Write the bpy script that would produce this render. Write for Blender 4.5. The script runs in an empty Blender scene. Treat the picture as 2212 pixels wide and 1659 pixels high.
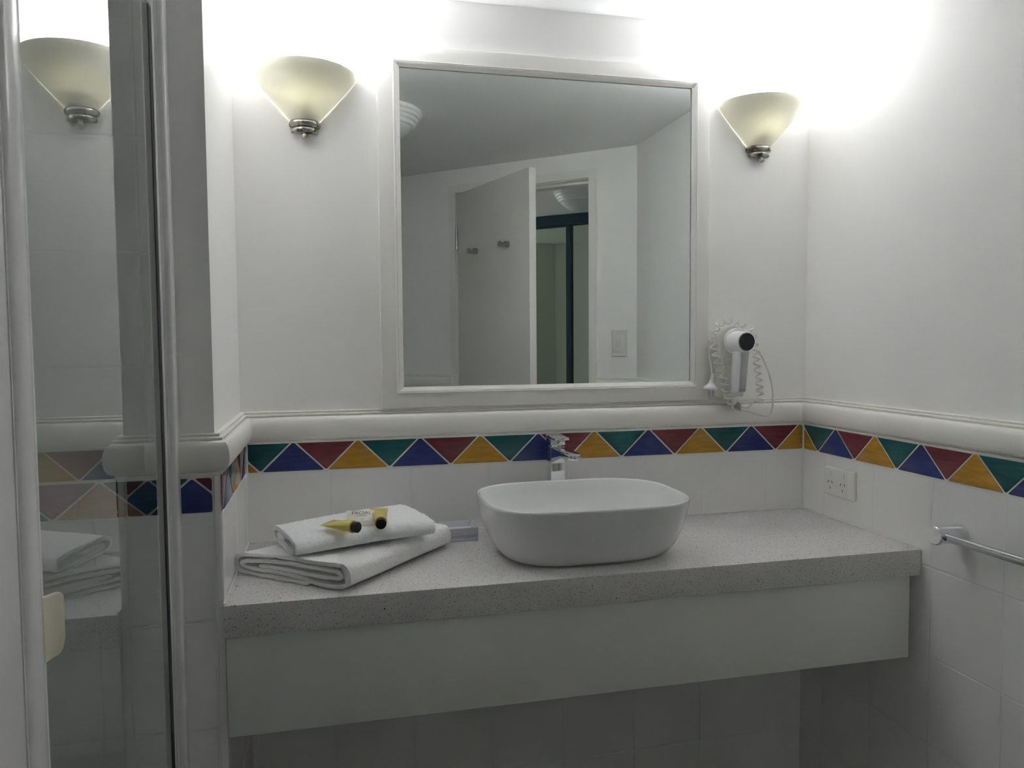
import bpy, bmesh, math, random
from mathutils import Vector, Matrix, noise
PI = math.pi
random.seed(7)
C = bpy.context.scene.collection
sc = bpy.context.scene

# ------------------------------------------------------------------ camera, world, exposure
F_PX, CAM = 1663.6, Vector((.1984, -1.9199, 1.400))
YAW, PITCH, ROLL = .2330, -.0562, -.0074
fw = Vector((math.sin(YAW)*math.cos(PITCH), math.cos(YAW)*math.cos(PITCH), math.sin(PITCH)))
r0 = Vector((math.cos(YAW), -math.sin(YAW), 0)); u0 = r0.cross(fw)
rt = r0*math.cos(ROLL)+u0*math.sin(ROLL); up = -r0*math.sin(ROLL)+u0*math.cos(ROLL)
cd = bpy.data.cameras.new('camera'); cam = bpy.data.objects.new('camera', cd); C.objects.link(cam)
cd.sensor_width = 36; cd.lens = 36*F_PX/2212; cd.clip_start = .02
cam.matrix_world = Matrix(((rt.x, up.x, -fw.x, CAM.x), (rt.y, up.y, -fw.y, CAM.y), (rt.z, up.z, -fw.z, CAM.z), (0, 0, 0, 1)))
sc.camera = cam
wd = bpy.data.worlds.new('world'); sc.world = wd; wd.use_nodes = True
wd.node_tree.nodes['Background'].inputs[0].default_value = (.66, .67, .66, 1)
wd.node_tree.nodes['Background'].inputs[1].default_value = 2.2
sc.view_settings.view_transform = 'Standard'; sc.view_settings.look = 'None'
sc.view_settings.gamma = 1; sc.view_settings.use_curve_mapping = False
sc.view_settings.exposure = 1.22
sc.cycles.use_denoising = True
sc.cycles.max_bounces = 14; sc.cycles.diffuse_bounces = 12; sc.cycles.glossy_bounces = 6
sc.cycles.transmission_bounces = 10; sc.cycles.transparent_max_bounces = 12
sc.cycles.sample_clamp_indirect = 12
BULB = 300.0          # emission strength of the two wall light bulbs

# ------------------------------------------------------------------ helpers
def lin(c):
    return tuple((x/12.92 if x <= .04045 else ((x+.055)/1.055)**2.4) for x in c)
def mat(name, col, rough=.5, metal=0, spec=.5, bump=None, **kw):
    m = bpy.data.materials.new(name); m.use_nodes = True
    nt = m.node_tree; b = nt.nodes['Principled BSDF']
    b.inputs['Base Color'].default_value = (*col, 1); b.inputs['Roughness'].default_value = rough
    b.inputs['Metallic'].default_value = metal; b.inputs['Specular IOR Level'].default_value = spec
    for k, v in kw.items(): b.inputs[k.replace('_', ' ')].default_value = v
    tc = nt.nodes.new('ShaderNodeTexCoord')
    nz = nt.nodes.new('ShaderNodeTexNoise'); nt.links.new(tc.outputs['Object'], nz.inputs['Vector'])
    sc_, st, dist = bump or (60, .04, .001)
    nz.inputs['Scale'].default_value = sc_; nz.inputs['Detail'].default_value = 3
    bp = nt.nodes.new('ShaderNodeBump'); bp.inputs['Strength'].default_value = st; bp.inputs['Distance'].default_value = dist
    nt.links.new(nz.outputs['Fac'], bp.inputs['Height']); nt.links.new(bp.outputs[0], b.inputs['Normal'])
    return m
class MB:
    def __init__(s): s.v = []; s.f = []; s.m = []; s.uv = {}
    def add(s, vs, fs, m=0):
        o = len(s.v); s.v += [tuple(v) for v in vs]
        for f in fs: s.f.append(tuple(i+o for i in f)); s.m.append(m)
        return s
    def box(s, x0, x1, y0, y1, z0, z1, m=0):
        return s.add([(x, y, z) for z in (z0, z1) for y in (y0, y1) for x in (x0, x1)],
                     [(0, 2, 3, 1), (4, 5, 7, 6), (0, 1, 5, 4), (2, 6, 7, 3), (0, 4, 6, 2), (1, 3, 7, 5)], m)
    def loft(s, rings, m=0, cap0=True, cap1=True, close=True):
        n = len(rings[0]); o = len(s.v); s.v += [tuple(p) for r in rings for p in r]
        for i in range(len(rings)-1):
            for j in range(n if close else n-1):
                k = (j+1) % n
                s.f.append((o+i*n+j, o+i*n+k, o+(i+1)*n+k, o+(i+1)*n+j)); s.m.append(m)
        if cap0: s.f.append(tuple(o+j for j in range(n))[::-1]); s.m.append(m)
        if cap1: s.f.append(tuple(o+(len(rings)-1)*n+j for j in range(n))); s.m.append(m)
        return s
    def lathe(s, prof, n=32, c=(0, 0, 0), ax='z', m=0, a0=0, a1=2*PI, caps=True):
        full = abs(a1-a0-2*PI) < 1e-6; rings = []
        k = n if full else n+1
        for r, h in prof:
            ring = []
            for i in range(k):
                a = a0+(a1-a0)*i/n
                x, y = r*math.cos(a), r*math.sin(a)
                p = {'z': (x, y, h), 'y': (x, h, y), 'x': (h, x, y)}[ax]
                ring.append((p[0]+c[0], p[1]+c[1], p[2]+c[2]))
            rings.append(ring)
        return s.loft(rings, m, caps, caps, True)
    def tube(s, pts, r, n=8, m=0, flat=1.0):
        pts = [Vector(p) for p in pts]; rings = []
        t = (pts[1]-pts[0]).normalized(); nn = t.orthogonal().normalized()
        for i, p in enumerate(pts):
            t2 = (pts[min(i+1, len(pts)-1)]-pts[max(i-1, 0)]).normalized()
            nn = (nn-t2*nn.dot(t2)).normalized(); b = t2.cross(nn)
            rr = r(i/(len(pts)-1)) if callable(r) else r
            rings.append([p+nn*rr*math.cos(2*PI*j/n)+b*rr*flat*math.sin(2*PI*j/n) for j in range(n)])
        return s.loft(rings, m)
    def prism(s, poly, y0, y1, m=0, f=lambda a, b, h: (a, h, b)):
        return s.loft([[f(a, b, y0) for a, b in poly], [f(a, b, y1) for a, b in poly]], m)
def obj(name, mb, mats, parent=None, smooth=35, bevel=None, seg=2, fix=True, xf=None, vuv=None):
    me = bpy.data.meshes.new(name); me.from_pydata([xf(*v) for v in mb.v] if xf else mb.v, [], mb.f)
    mats = mats if isinstance(mats, (list, tuple)) else [mats]
    for m in mats: me.materials.append(m)
    for p, mi in zip(me.polygons, mb.m): p.material_index = mi
    bm = bmesh.new(); bm.from_mesh(me)
    if fix:
        bmesh.ops.remove_doubles(bm, verts=bm.verts, dist=1e-6)
        bmesh.ops.recalc_face_normals(bm, faces=bm.faces)
    if bevel:
        ed = [e for e in bm.edges if len(e.link_faces) == 2 and e.calc_face_angle(0) > .6]
        bmesh.ops.bevel(bm, geom=ed, offset=bevel, segments=seg, affect='EDGES', profile=.5, clamp_overlap=True)
    bm.to_mesh(me); bm.free()
    if vuv:
        ul = me.uv_layers.new(name='uv')
        for l in me.loops: ul.data[l.index].uv = vuv(me.vertices[l.vertex_index].co)
    if smooth:
        for p in me.polygons: p.use_smooth = True
        me.set_sharp_from_angle(angle=math.radians(smooth))
    o = bpy.data.objects.new(name, me); C.objects.link(o)
    if parent: o.parent = parent; o.matrix_parent_inverse = parent.matrix_world.inverted()
    return o
def tag(o, label, cat, group=None):
    o['label'] = label; o['category'] = cat
    if group: o['group'] = group
    return o
def thing(name, label, cat, loc=(0, 0, 0), group=None):
    o = bpy.data.objects.new(name, None); C.objects.link(o); o.location = loc; o.empty_display_size = .02
    o.matrix_world = Matrix.Translation(loc)
    return tag(o, label, cat, group)
def st(o, label=None):
    o['kind'] = 'structure'
    if label: o['label'] = label
    return o
def cr(pts, n=8, closed=False):   # catmull-rom
    P = [Vector(p) for p in pts]; out = []
    N = len(P)
    for i in range(N-1):
        a, b, c_, d = P[max(i-1, 0)], P[i], P[i+1], P[min(i+2, N-1)]
        for k in range(n):
            t = k/n
            out.append(.5*((2*b)+(c_-a)*t+(2*a-5*b+4*c_-d)*t*t+(3*b-a-3*c_+d)*t**3))
    out.append(P[-1]); return out

# ------------------------------------------------------------------ materials
def paint(name, col, rough=.55):
    return mat(name, col, rough, bump=(220, .06, .0006), spec=.35)
M_WALL = paint('wall_paint', (.915, .910, .897))
M_CEIL = paint('ceiling_paint', (.90, .90, .90), .8)
M_TRIM = mat('gloss_trim_paint', (.865, .855, .82), .28, bump=(25, .05, .001))
M_DADO = mat('dado_paint', (.865, .85, .805), .33, bump=(25, .06, .001))
M_DOOR = mat('door_paint', (.80, .79, .75), .4, bump=(40, .05, .001))
M_CHROME = mat('chrome', (.80, .81, .83), .06, 1, bump=(20, .01, .001))
M_STEEL = mat('satin_steel', (.45, .45, .46), .28, 1)
M_CERAM = mat('white_ceramic', (.82, .83, .82), .06, spec=.6, bump=(5, .01, .001))
M_PLAST = mat('white_plastic', (.78, .77, .73), .3)
M_PLAST2 = mat('bright_white_plastic', (.82, .82, .83), .22)
M_CREAM = mat('cream_plastic', (.75, .71, .58), .35)
M_GREYP = mat('grey_plastic', (.40, .41, .45), .4)
M_BLACK = mat('black_plastic', (.012, .012, .014), .25)
M_SLOT = mat('dark_slot', (.02, .02, .02), .6)
M_RUBBER = mat('dark_rubber', (.035, .036, .032), .6)
M_ALU = mat('white_powdercoat', (.84, .84, .845), .22, bump=(12, .03, .001))
M_CAULK = mat('white_silicone', (.78, .78, .76), .4)
M_TEAL = mat('teal_metal', (.012, .045, .065), .4)
M_FLOOR = None
def nd(nt, t, **k):
    n = nt.nodes.new(t)
    for a, b in k.items(): setattr(n, a, b)
    return n
def mth(nt, op, a, b=None, c=None):
    n = nd(nt, 'ShaderNodeMath', operation=op)
    for i, x in enumerate((a, b, c)):
        if x is None: continue
        if isinstance(x, (int, float)): n.inputs[i].default_value = x
        else: nt.links.new(x, n.inputs[i])
    return n.outputs[0]
def mrange(nt, x, a, b, c=0., d=1., smooth=True):
    n = nd(nt, 'ShaderNodeMapRange'); n.interpolation_type = 'SMOOTHSTEP' if smooth else 'LINEAR'
    nt.links.new(x, n.inputs[0])
    for i, v in zip((1, 2, 3, 4), (a, b, c, d)): n.inputs[i].default_value = v
    return n.outputs[0]
def mixc(nt, f, a, b):
    n = nd(nt, 'ShaderNodeMix', data_type='RGBA'); nt.links.new(f, n.inputs[0])
    for i, v in ((6, a), (7, b)):
        if isinstance(v, tuple): n.inputs[i].default_value = (*v, 1)
        else: nt.links.new(v, n.inputs[i])
    return n.outputs[2]
def tile_mat(name, tw, th, col, grout, rough=.08, gw=.0013):
    m = mat(name, col, rough); nt = m.node_tree; b = nt.nodes['Principled BSDF']
    uv = nd(nt, 'ShaderNodeTexCoord').outputs['UV']
    s = nd(nt, 'ShaderNodeSeparateXYZ'); nt.links.new(uv, s.inputs[0])
    def dist(x, w):
        f = mth(nt, 'FRACT', mth(nt, 'DIVIDE', x, w)); f = mth(nt, 'MINIMUM', f, mth(nt, 'SUBTRACT', 1., f))
        return mth(nt, 'MULTIPLY', f, w)
    d = mth(nt, 'MINIMUM', dist(s.outputs[0], tw), dist(s.outputs[1], th))
    g = mrange(nt, d, gw*.5, gw)
    nt.links.new(mixc(nt, g, grout, col), b.inputs['Base Color'])
    nt.links.new(mrange(nt, d, gw*.5, gw, .6, rough), b.inputs['Roughness'])
    nz = nd(nt, 'ShaderNodeTexNoise'); nt.links.new(uv, nz.inputs['Vector']); nz.inputs['Scale'].default_value = 9
    h = mth(nt, 'ADD', mrange(nt, d, gw*.4, gw*2.6), mth(nt, 'MULTIPLY', nz.outputs['Fac'], .22))
    bp = nd(nt, 'ShaderNodeBump'); bp.inputs['Strength'].default_value = .6; bp.inputs['Distance'].default_value = .001
    nt.links.new(h, bp.inputs['Height']); nt.links.new(bp.outputs[0], b.inputs['Normal'])
    return m
TH = .2022
M_TILE = tile_mat('white_wall_tile', .1985, TH, (.85, .845, .835), (.80, .79, .77))
M_FLOOR = tile_mat('floor_tile', .3, .3, (.26, .25, .235), (.2, .19, .18), .3)
def glaze(name, col):
    m = mat(name, col, .09, spec=.5); nt = m.node_tree; b = nt.nodes['Principled BSDF']
    tc = nd(nt, 'ShaderNodeTexCoord'); mp = nd(nt, 'ShaderNodeMapping'); mp.inputs['Scale'].default_value = (14, 14, 90)
    nz = nd(nt, 'ShaderNodeTexNoise'); nt.links.new(tc.outputs['Object'], mp.inputs[0]); nt.links.new(mp.outputs[0], nz.inputs['Vector'])
    nz.inputs['Scale'].default_value = 1.3; nz.inputs['Detail'].default_value = 4
    f = mrange(nt, nz.outputs['Fac'], .35, .7)
    nt.links.new(mixc(nt, f, tuple(x*.88 for x in col), tuple(min(1, x*1.18+.004) for x in col)), b.inputs['Base Color'])
    return m
G = dict(teal=glaze('teal_glaze', lin((.10, .345, .35))), red=glaze('red_glaze', lin((.45, .21, .24))),
         blue=glaze('blue_glaze', lin((.17, .215, .44))), yellow=glaze('yellow_glaze', lin((.68, .51, .17))))
GK = ['teal', 'red', 'blue', 'yellow']
M_GROUT = mat('white_grout', (.82, .81, .78), .5)

def stone_mat():
    m = mat('speckled_stone', (.6, .6, .6), .22); nt = m.node_tree; b = nt.nodes['Principled BSDF']
    tc = nd(nt, 'ShaderNodeTexCoord').outputs['Object']
    nz = nd(nt, 'ShaderNodeTexNoise'); nt.links.new(tc, nz.inputs['Vector']); nz.inputs['Scale'].default_value = 140
    add = nd(nt, 'ShaderNodeVectorMath', operation='MULTIPLY_ADD'); nt.links.new(nz.outputs['Color'], add.inputs[0])
    add.inputs[1].default_value = (.006,)*3; nt.links.new(tc, add.inputs[2])
    base = (.70, .685, .67)
    def fleck(scale, thr, keep, lo=0.):
        v = nd(nt, 'ShaderNodeTexVoronoi'); v.inputs['Scale'].default_value = scale; nt.links.new(add.outputs[0], v.inputs['Vector'])
        s = nd(nt, 'ShaderNodeSeparateColor'); nt.links.new(v.outputs['Color'], s.inputs[0])
        a = mth(nt, 'LESS_THAN', v.outputs['Distance'], mth(nt, 'MULTIPLY', s.outputs[1], thr))
        k = mth(nt, 'LESS_THAN', s.outputs[0], keep)
        return mth(nt, 'MULTIPLY', a, k)
    c = mixc(nt, fleck(420, .55, .40), base, (.47, .455, .44))
    c = mixc(nt, fleck(520, .5, .35), c, (.76, .75, .74))
    c = mixc(nt, fleck(330, .42, .20), c, (.20, .19, .18))
    c = mixc(nt, fleck(210, .34, .085), c, (.06, .055, .05))
    c = mixc(nt, fleck(90, .10, .05), c, (.97, .97, .97))
    nt.links.new(c, b.inputs['Base Color'])
    return m
M_STONE = stone_mat()
M_PANEL = mat('satin_white_board', (.80, .81, .775), .35, bump=(90, .04, .0005))

def glass_pane():
    m = bpy.data.materials.new('clear_pane'); m.use_nodes = True; nt = m.node_tree; nt.nodes.clear()
    out = nd(nt, 'ShaderNodeOutputMaterial'); tr = nd(nt, 'ShaderNodeBsdfTransparent'); gl = nd(nt, 'ShaderNodeBsdfGlossy')
    tr.inputs[0].default_value = (.93, .955, .945, 1); gl.inputs['Roughness'].default_value = 0; gl.inputs[0].default_value = (.97, .985, .98, 1)
    fr = nd(nt, 'ShaderNodeFresnel'); fr.inputs[0].default_value = 1.5
    F = mth(nt, 'DIVIDE', mth(nt, 'MULTIPLY', fr.outputs[0], 2.), mth(nt, 'ADD', fr.outputs[0], 1.))
    bf = nd(nt, 'ShaderNodeNewGeometry').outputs['Backfacing']
    F = mth(nt, 'MULTIPLY', F, mth(nt, 'SUBTRACT', 1., bf))
    mx = nd(nt, 'ShaderNodeMixShader'); nt.links.new(F, mx.inputs[0]); nt.links.new(tr.outputs[0], mx.inputs[1]); nt.links.new(gl.outputs[0], mx.inputs[2])
    nt.links.new(mx.outputs[0], out.inputs[0]); return m
M_GLASS = glass_pane()
def glossy(name, col, rough=0.0):
    return mat(name, col, rough, 1, bump=(1, 0., .001))
M_MIRROR = glossy('silvered_mirror', (.80, .845, .825))
M_MIRROR2 = glossy('tinted_mirror', (.55, .61, .53), .01)

def shade_mat():
    m = bpy.data.materials.new('opal_glass'); m.use_nodes = True; nt = m.node_tree; nt.nodes.clear()
    out = nd(nt, 'ShaderNodeOutputMaterial'); d = nd(nt, 'ShaderNodeBsdfDiffuse'); t = nd(nt, 'ShaderNodeBsdfTranslucent'); g = nd(nt, 'ShaderNodeBsdfGlossy')
    d.inputs[0].default_value = (.80, .79, .70, 1); t.inputs[0].default_value = (.80, .79, .66, 1); g.inputs['Roughness'].default_value = .12
    tc = nd(nt, 'ShaderNodeTexCoord'); nz = nd(nt, 'ShaderNodeTexNoise'); nt.links.new(tc.outputs['Object'], nz.inputs['Vector']); nz.inputs['Scale'].default_value = 6
    mx = nd(nt, 'ShaderNodeMixShader'); nt.links.new(mrange(nt, nz.outputs['Fac'], .2, .8, .048, .056), mx.inputs[0])
    nt.links.new(d.outputs[0], mx.inputs[1]); nt.links.new(t.outputs[0], mx.inputs[2])
    m2 = nd(nt, 'ShaderNodeMixShader'); m2.inputs[0].default_value = .05
    nt.links.new(mx.outputs[0], m2.inputs[1]); nt.links.new(g.outputs[0], m2.inputs[2]); nt.links.new(m2.outputs[0], out.inputs[0])
    return m
M_SHADE = shade_mat()
def emit(name, col, s):
    m = bpy.data.materials.new(name); m.use_nodes = True; nt = m.node_tree; nt.nodes.clear()
    out = nd(nt, 'ShaderNodeOutputMaterial'); e = nd(nt, 'ShaderNodeEmission'); e.inputs[0].default_value = (*col, 1); e.inputs[1].default_value = s
    nt.links.new(e.outputs[0], out.inputs[0]); return m
M_BULB = emit('lit_bulb', (.915, .932, 1.0), BULB)
M_PEWTER = mat('aged_pewter', (.30, .28, .23), .28, 1)
def pewter():
    m = M_PEWTER; nt = m.node_tree; b = nt.nodes['Principled BSDF']
    tc = nd(nt, 'ShaderNodeTexCoord'); nz = nd(nt, 'ShaderNodeTexNoise'); nt.links.new(tc.outputs['Object'], nz.inputs['Vector'])
    nz.inputs['Scale'].default_value = 55; nz.inputs['Detail'].default_value = 5
    f = mrange(nt, nz.outputs['Fac'], .5, .62)
    nt.links.new(mixc(nt, f, (.42, .41, .37), (.10, .085, .06)), b.inputs['Base Color'])
pewter()
def terry(name, col, chev=None, hem=None):
    m = mat(name, col, .95, spec=.1); nt = m.node_tree; b = nt.nodes['Principled BSDF']
    b.inputs['Sheen Weight'].default_value = .25
    tc = nd(nt, 'ShaderNodeTexCoord'); s = nd(nt, 'ShaderNodeSeparateXYZ'); nt.links.new(tc.outputs['UV'], s.inputs[0])
    n1 = nd(nt, 'ShaderNodeTexNoise'); nt.links.new(tc.outputs['Object'], n1.inputs['Vector']); n1.inputs['Scale'].default_value = 420; n1.inputs['Detail'].default_value = 3
    v = nd(nt, 'ShaderNodeTexVoronoi'); nt.links.new(tc.outputs['Object'], v.inputs['Vector']); v.inputs['Scale'].default_value = 360
    h = mth(nt, 'ADD', n1.outputs['Fac'], mth(nt, 'MULTIPLY', v.outputs['Distance'], .6))
    if chev:
        u, vv = s.outputs[0], s.outputs[1]
        inb = mth(nt, 'MULTIPLY', mth(nt, 'GREATER_THAN', u, chev[0]), mth(nt, 'LESS_THAN', u, chev[1]))
        zz = mth(nt, 'PINGPONG', vv, .012)
        w = mth(nt, 'PINGPONG', mth(nt, 'ADD', u, zz), .0022)
        hh = mth(nt, 'MULTIPLY', w, 420.)
        hem_ = mth(nt, 'LESS_THAN', u, hem)
        h2 = mth(nt, 'MULTIPLY', mth(nt, 'PINGPONG', u, .0012), 260.)
        h = mth(nt, 'ADD', mth(nt, 'MULTIPLY', h, mth(nt, 'SUBTRACT', 1., mth(nt, 'MAXIMUM', inb, hem_))),
                mth(nt, 'ADD', mth(nt, 'MULTIPLY', hh, inb), mth(nt, 'MULTIPLY', h2, hem_)))
    bp = nd(nt, 'ShaderNodeBump'); bp.inputs['Strength'].default_value = .8; bp.inputs['Distance'].default_value = .0016
    nt.links.new(h, bp.inputs['Height']); nt.links.new(bp.outputs[0], b.inputs['Normal'])
    return m
M_TERRY1 = terry('terry_cloth', (.90, .90, .88), (.145, .175), .022)
M_TERRY2 = terry('terry_cloth_cool', (.90, .915, .925))

# ------------------------------------------------------------------ room dimensions
T = .0099                 # tile thickness: tiles stand proud of the painted wall
W = 1.5019; XR = W+T; XL = -T; YB = T
CEIL = 2.2395; ZB = 1.0870; ZBT = 1.1640; ZDB = 1.157; ZD = 1.2345
YN = -.4185               # painted face of the short return, same plane as the shower back wall
P0 = Vector((XR, -1.243, 0)); td = Vector((-.92, -.83, 0)).normalized(); nr = Vector((td.y, -td.x, 0))
def D(s, n, z):           # diagonal wall frame: along, out of the wall into the room, up
    p = P0+td*s+nr*n; return (p.x, p.y, z)
S_OP0, S_OP1, Z_OP = .2221, .9310, 2.1237
DIAG = 1.80
PE = P0+td*DIAG

# ------------------------------------------------------------------ shell
fl = MB().box(-3.2, 3.8, -6.4, .2, -.05, 0)
st(obj('floor', fl, M_FLOOR, smooth=None, vuv=lambda c: (c.x, c.y)), 'grey tiled floor')
st(obj('ceiling', MB().box(-3.2, 3.8, -6.4, .2, CEIL, CEIL+.06), M_CEIL, smooth=None), 'flat white ceiling')
wb = st(obj('wall_back', MB().box(XL-.05, XR+.12, YB, YB+.1, 0, CEIL), M_WALL, smooth=None), 'white wall behind the basin and mirror')
wr = st(obj('wall_right', MB().box(XR, XR+.1, -1.243, YB, 0, CEIL), M_WALL, smooth=None), 'white wall with the towel rail')
wn = st(obj('wall_return', MB().box(-1.0, XL, YN, YB+.1, 0, CEIL), M_WALL, smooth=None), 'short projecting wall between basin alcove and shower')
wl = st(obj('wall_left', MB().box(-1.1, -1.0, -2.75, YN, 0, CEIL), M_WALL, smooth=None), 'wall at the far side of the shower')
wd_ = MB()
wd_.loft([[D(s, n, z) for s, n in ((-.08, 0), (S_OP0, 0), (S_OP0, -.1), (-.08, -.1))] for z in (0, CEIL)])
wd_.loft([[D(s, n, z) for s, n in ((S_OP1, 0), (DIAG, 0), (DIAG, -.1), (S_OP1, -.1))] for z in (0, CEIL)])
wd_.loft([[D(s, n, z) for s, n in ((S_OP0, 0), (S_OP1, 0), (S_OP1, -.1), (S_OP0, -.1))] for z in (Z_OP, CEIL)])
wdg = st(obj('wall_diagonal', wd_, M_WALL, smooth=None), 'slanted wall with the doorway')
st(obj('wall_rear', MB().box(-1.1, PE.x+.05, -2.75, -2.65, 0, CEIL).box(PE.x, PE.x+.08, -2.75, PE.y+.03, 0, CEIL), M_WALL, smooth=None), 'wall behind the camera')
# hallway beyond the doorway
hw = MB()
hw.loft([[D(s, n, z) for s, n in ((-.75, -.1), (-.65, -.1), (-.65, -2.0), (-.75, -2.0))] for z in (0, CEIL)])
hw.loft([[D(s, n, z) for s, n in ((-.75, 0), (-.08, 0), (-.08, -.1), (-.75, -.1))] for z in (0, CEIL)])
st(obj('wall_hall_side', hw, M_WALL, smooth=None))
st(obj('wall_hall_end', MB().loft([[D(s, n, z) for s, n in ((DIAG, 0), (4.6, 0), (4.6, -.1), (DIAG, -.1))] for z in (0, CEIL)]), M_WALL, smooth=None))
st(obj('wall_hall_back', MB().loft([[D(s, n, z) for s, n in ((-.75, -2.0), (4.6, -2.0), (4.6, -2.1), (-.75, -2.1))] for z in (0, CEIL)]), M_WALL, smooth=None))

# tiling below the dado (child parts of the walls); UVs are metres so that joints fall where they do in the room
Y1 = -.2847-.0035
obj('tiling', MB().box(0, W, 0, YB, 0, ZBT), M_TILE, wb, None, vuv=lambda c: (c.x-.1945, c.z-ZB))
obj('tiling', MB().box(W, XR, -1.243, 0, 0, ZBT), M_TILE, wr, None, vuv=lambda c: ((c.y-Y1)*1.03, c.z-ZB))
obj('tiling', MB().box(XL, 0, YN-.004, 0, 0, ZBT), M_TILE, wn, None, vuv=lambda c: (c.y+.205, c.z-ZB+.0))
YNT = YN-T
ZS = 1.1556               # band top in the shower
def shv(c): return (c.x+.3235, c.z-ZB if c.z < 1.12 else c.z-ZS)
obj('tiling', MB().box(-1.0, -.012, YNT, YN, 0, ZBT-.002), M_TILE, wn, None, vuv=lambda c: (c.x+.2135, c.z-ZB))
obj('shower_tiling', MB().box(-1.0, -.0815, YNT, YN, ZS, CEIL), M_TILE, wn, None, vuv=lambda c: (c.x+.3235, c.z-ZS))
for a, b in ((0, .182), (.9656, DIAG)):
    m_ = MB().loft([[D(s, n, z) for s, n in ((a, 0), (b, 0), (b, T), (a, T))] for z in (0, ZBT)])
    obj('tiling', m_, M_TILE, wdg, None, vuv=lambda c: ((Vector((c.x, c.y, 0))-P0).dot(td), c.z-ZB))

# ------------------------------------------------------------------ coloured triangle border
def clip(poly, a, b, axis=0):
    def half(P, f, inter):
        out = []
        for i in range(len(P)):
            p, q = P[i], P[(i+1) % len(P)]
            if f(p): out.append(p)
            if f(p) != f(q): out.append(inter(p, q))
        return out
    def at(v): return lambda p, q: (v, p[1]+(q[1]-p[1])*(v-p[0])/(q[0]-p[0]))
    P = half(poly, lambda p: p[0] >= a, at(a))
    return half(P, lambda p: p[0] <= b, at(b)) if P else P
def inset(P, d):
    n = len(P); A = sum(P[i][0]*P[(i+1) % n][1]-P[(i+1) % n][0]*P[i][1] for i in range(n))
    if A < 0: P = P[::-1]
    lines = []
    for i in range(n):
        p, q = Vector(P[i]), Vector(P[(i+1) % n]); t = (q-p)
        if t.length < 1e-6: continue
        t.normalize(); nn = Vector((-t.y, t.x)); lines.append((p+nn*d, t))
    out = []
    for i in range(len(lines)):
        (p, t), (q, s) = lines[i-1], lines[i]
        den = t.x*s.y-t.y*s.x
        if abs(den) < 1e-9: continue
        k = ((q.x-p.x)*s.y-(q.y-p.y)*s.x)/den; out.append(p+t*k)
    return out
def rounded(P, r):
    out = []; n = len(P)
    for i in range(n):
        a, b, c_ = P[i-1], P[i], P[(i+1) % n]
        d1, d2 = (a-b), (c_-b); l1, l2 = d1.length, d2.length
        rr = min(r, l1*.35, l2*.35); p, q = b+d1/l1*rr, b+d2/l2*rr
        out += [p, (p+q)/4+b/2, q]
    return out
def border(name, label, u0, u1, apex0, pitch, first, fmap, parent=None, zb=ZB, zt=ZBT, seq=('teal', 'red')):
    """down triangles have bottom apexes at apex0 + k*pitch, teal and red in turn; between them stand blue and yellow ones."""
    mb = MB()
    k0 = int((u0-apex0)/pitch)-3
    z0, z1 = zb+.0006, zt-.0012
    for k in range(k0, k0+80):
        a = apex0+k*pitch
        if a > u1+pitch: break
        dn = seq[(k+first) % 2]
        upc = 'blue' if dn == 'teal' else 'yellow'
        for col, poly in ((dn, [(a-pitch/2, z1), (a, z0), (a+pitch/2, z1)]), (upc, [(a, z0), (a+pitch, z0), (a+pitch/2, z1)])):
            P = clip(poly, u0, u1)
            if len(P) < 3: continue
            A = abs(sum(P[i][0]*P[(i+1) % len(P)][1]-P[(i+1) % len(P)][0]*P[i][1] for i in range(len(P))))/2
            if A < 5e-5: continue
            Q = inset(P, .0019)
            n_ = len(Q); A2 = sum(Q[i][0]*Q[(i+1) % n_][1]-Q[(i+1) % n_][0]*Q[i][1] for i in range(n_))/2
            if A2 < 2e-5 or n_ < 3: continue
            Q = rounded(Q, .004); c = sum(Q, Vector((0, 0)))/len(Q)
            R1 = [c+(q-c)*(1-.0012/max((q-c).length, .002)) for q in Q]
            m = GK.index(col)
            mb.loft([[fmap(q.x, q.y, .0002) for q in Q], [fmap(q.x, q.y, .0011) for q in Q], [fmap(q.x, q.y, .0016) for q in R1]], m, cap0=False)
    o = obj(name, mb, [G[g] for g in GK], parent, smooth=50)
    return o
PT = .1532
# grout bed under the border
def bed(nm, mb, par): return obj(nm, mb, M_GROUT, par, None)
bed('grout_bed', MB().box(.0, W, -.0004, .0, ZB-.0015, ZBT), wb)
bed('grout_bed', MB().box(W-.0004, W, -1.243, 0, ZB-.0015, ZBT), wr)
bed('grout_bed', MB().box(0, .0004, YN, 0, ZB-.0015, ZBT), wn)
bed('grout_bed', MB().box(-1.0, -.012, YNT-.0004, YNT, ZB-.0015, ZBT), wn)
border('triangle_border', '', .004, W-.003, .0335, PT, 0, lambda u, z, h: (u, -.0004-h, z), wb)
border('triangle_border', '', .003, 1.22, .0665, .1515, 0, lambda u, z, h: (W-.0004-h, -u, z), wr)
border('triangle_border', '', .003, .434, .112, .153, 1, lambda u, z, h: (.0004+h, -u, z), wn)
border('triangle_border', '', -1.0, -.0135, -.1265, .1535, 0, lambda u, z, h: (u, YNT-.0004-h, z), wn, zt=ZS+.0005)
border('triangle_border', '', .97, DIAG-.01, .9640, .1532, 0, lambda u, z, h: D(u, T+.0004+h, z), wdg)
border('triangle_border', '', .004, .178, .06, .1532, 0, lambda u, z, h: D(u, T+.0004+h, z), wdg)
bed('grout_bed', MB().loft([[D(s, n, z) for s, n in ((.9656, T), (DIAG, T), (DIAG, T+.0004), (.9656, T+.0004))] for z in (ZB-.0015, ZBT)]), wdg)

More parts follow.
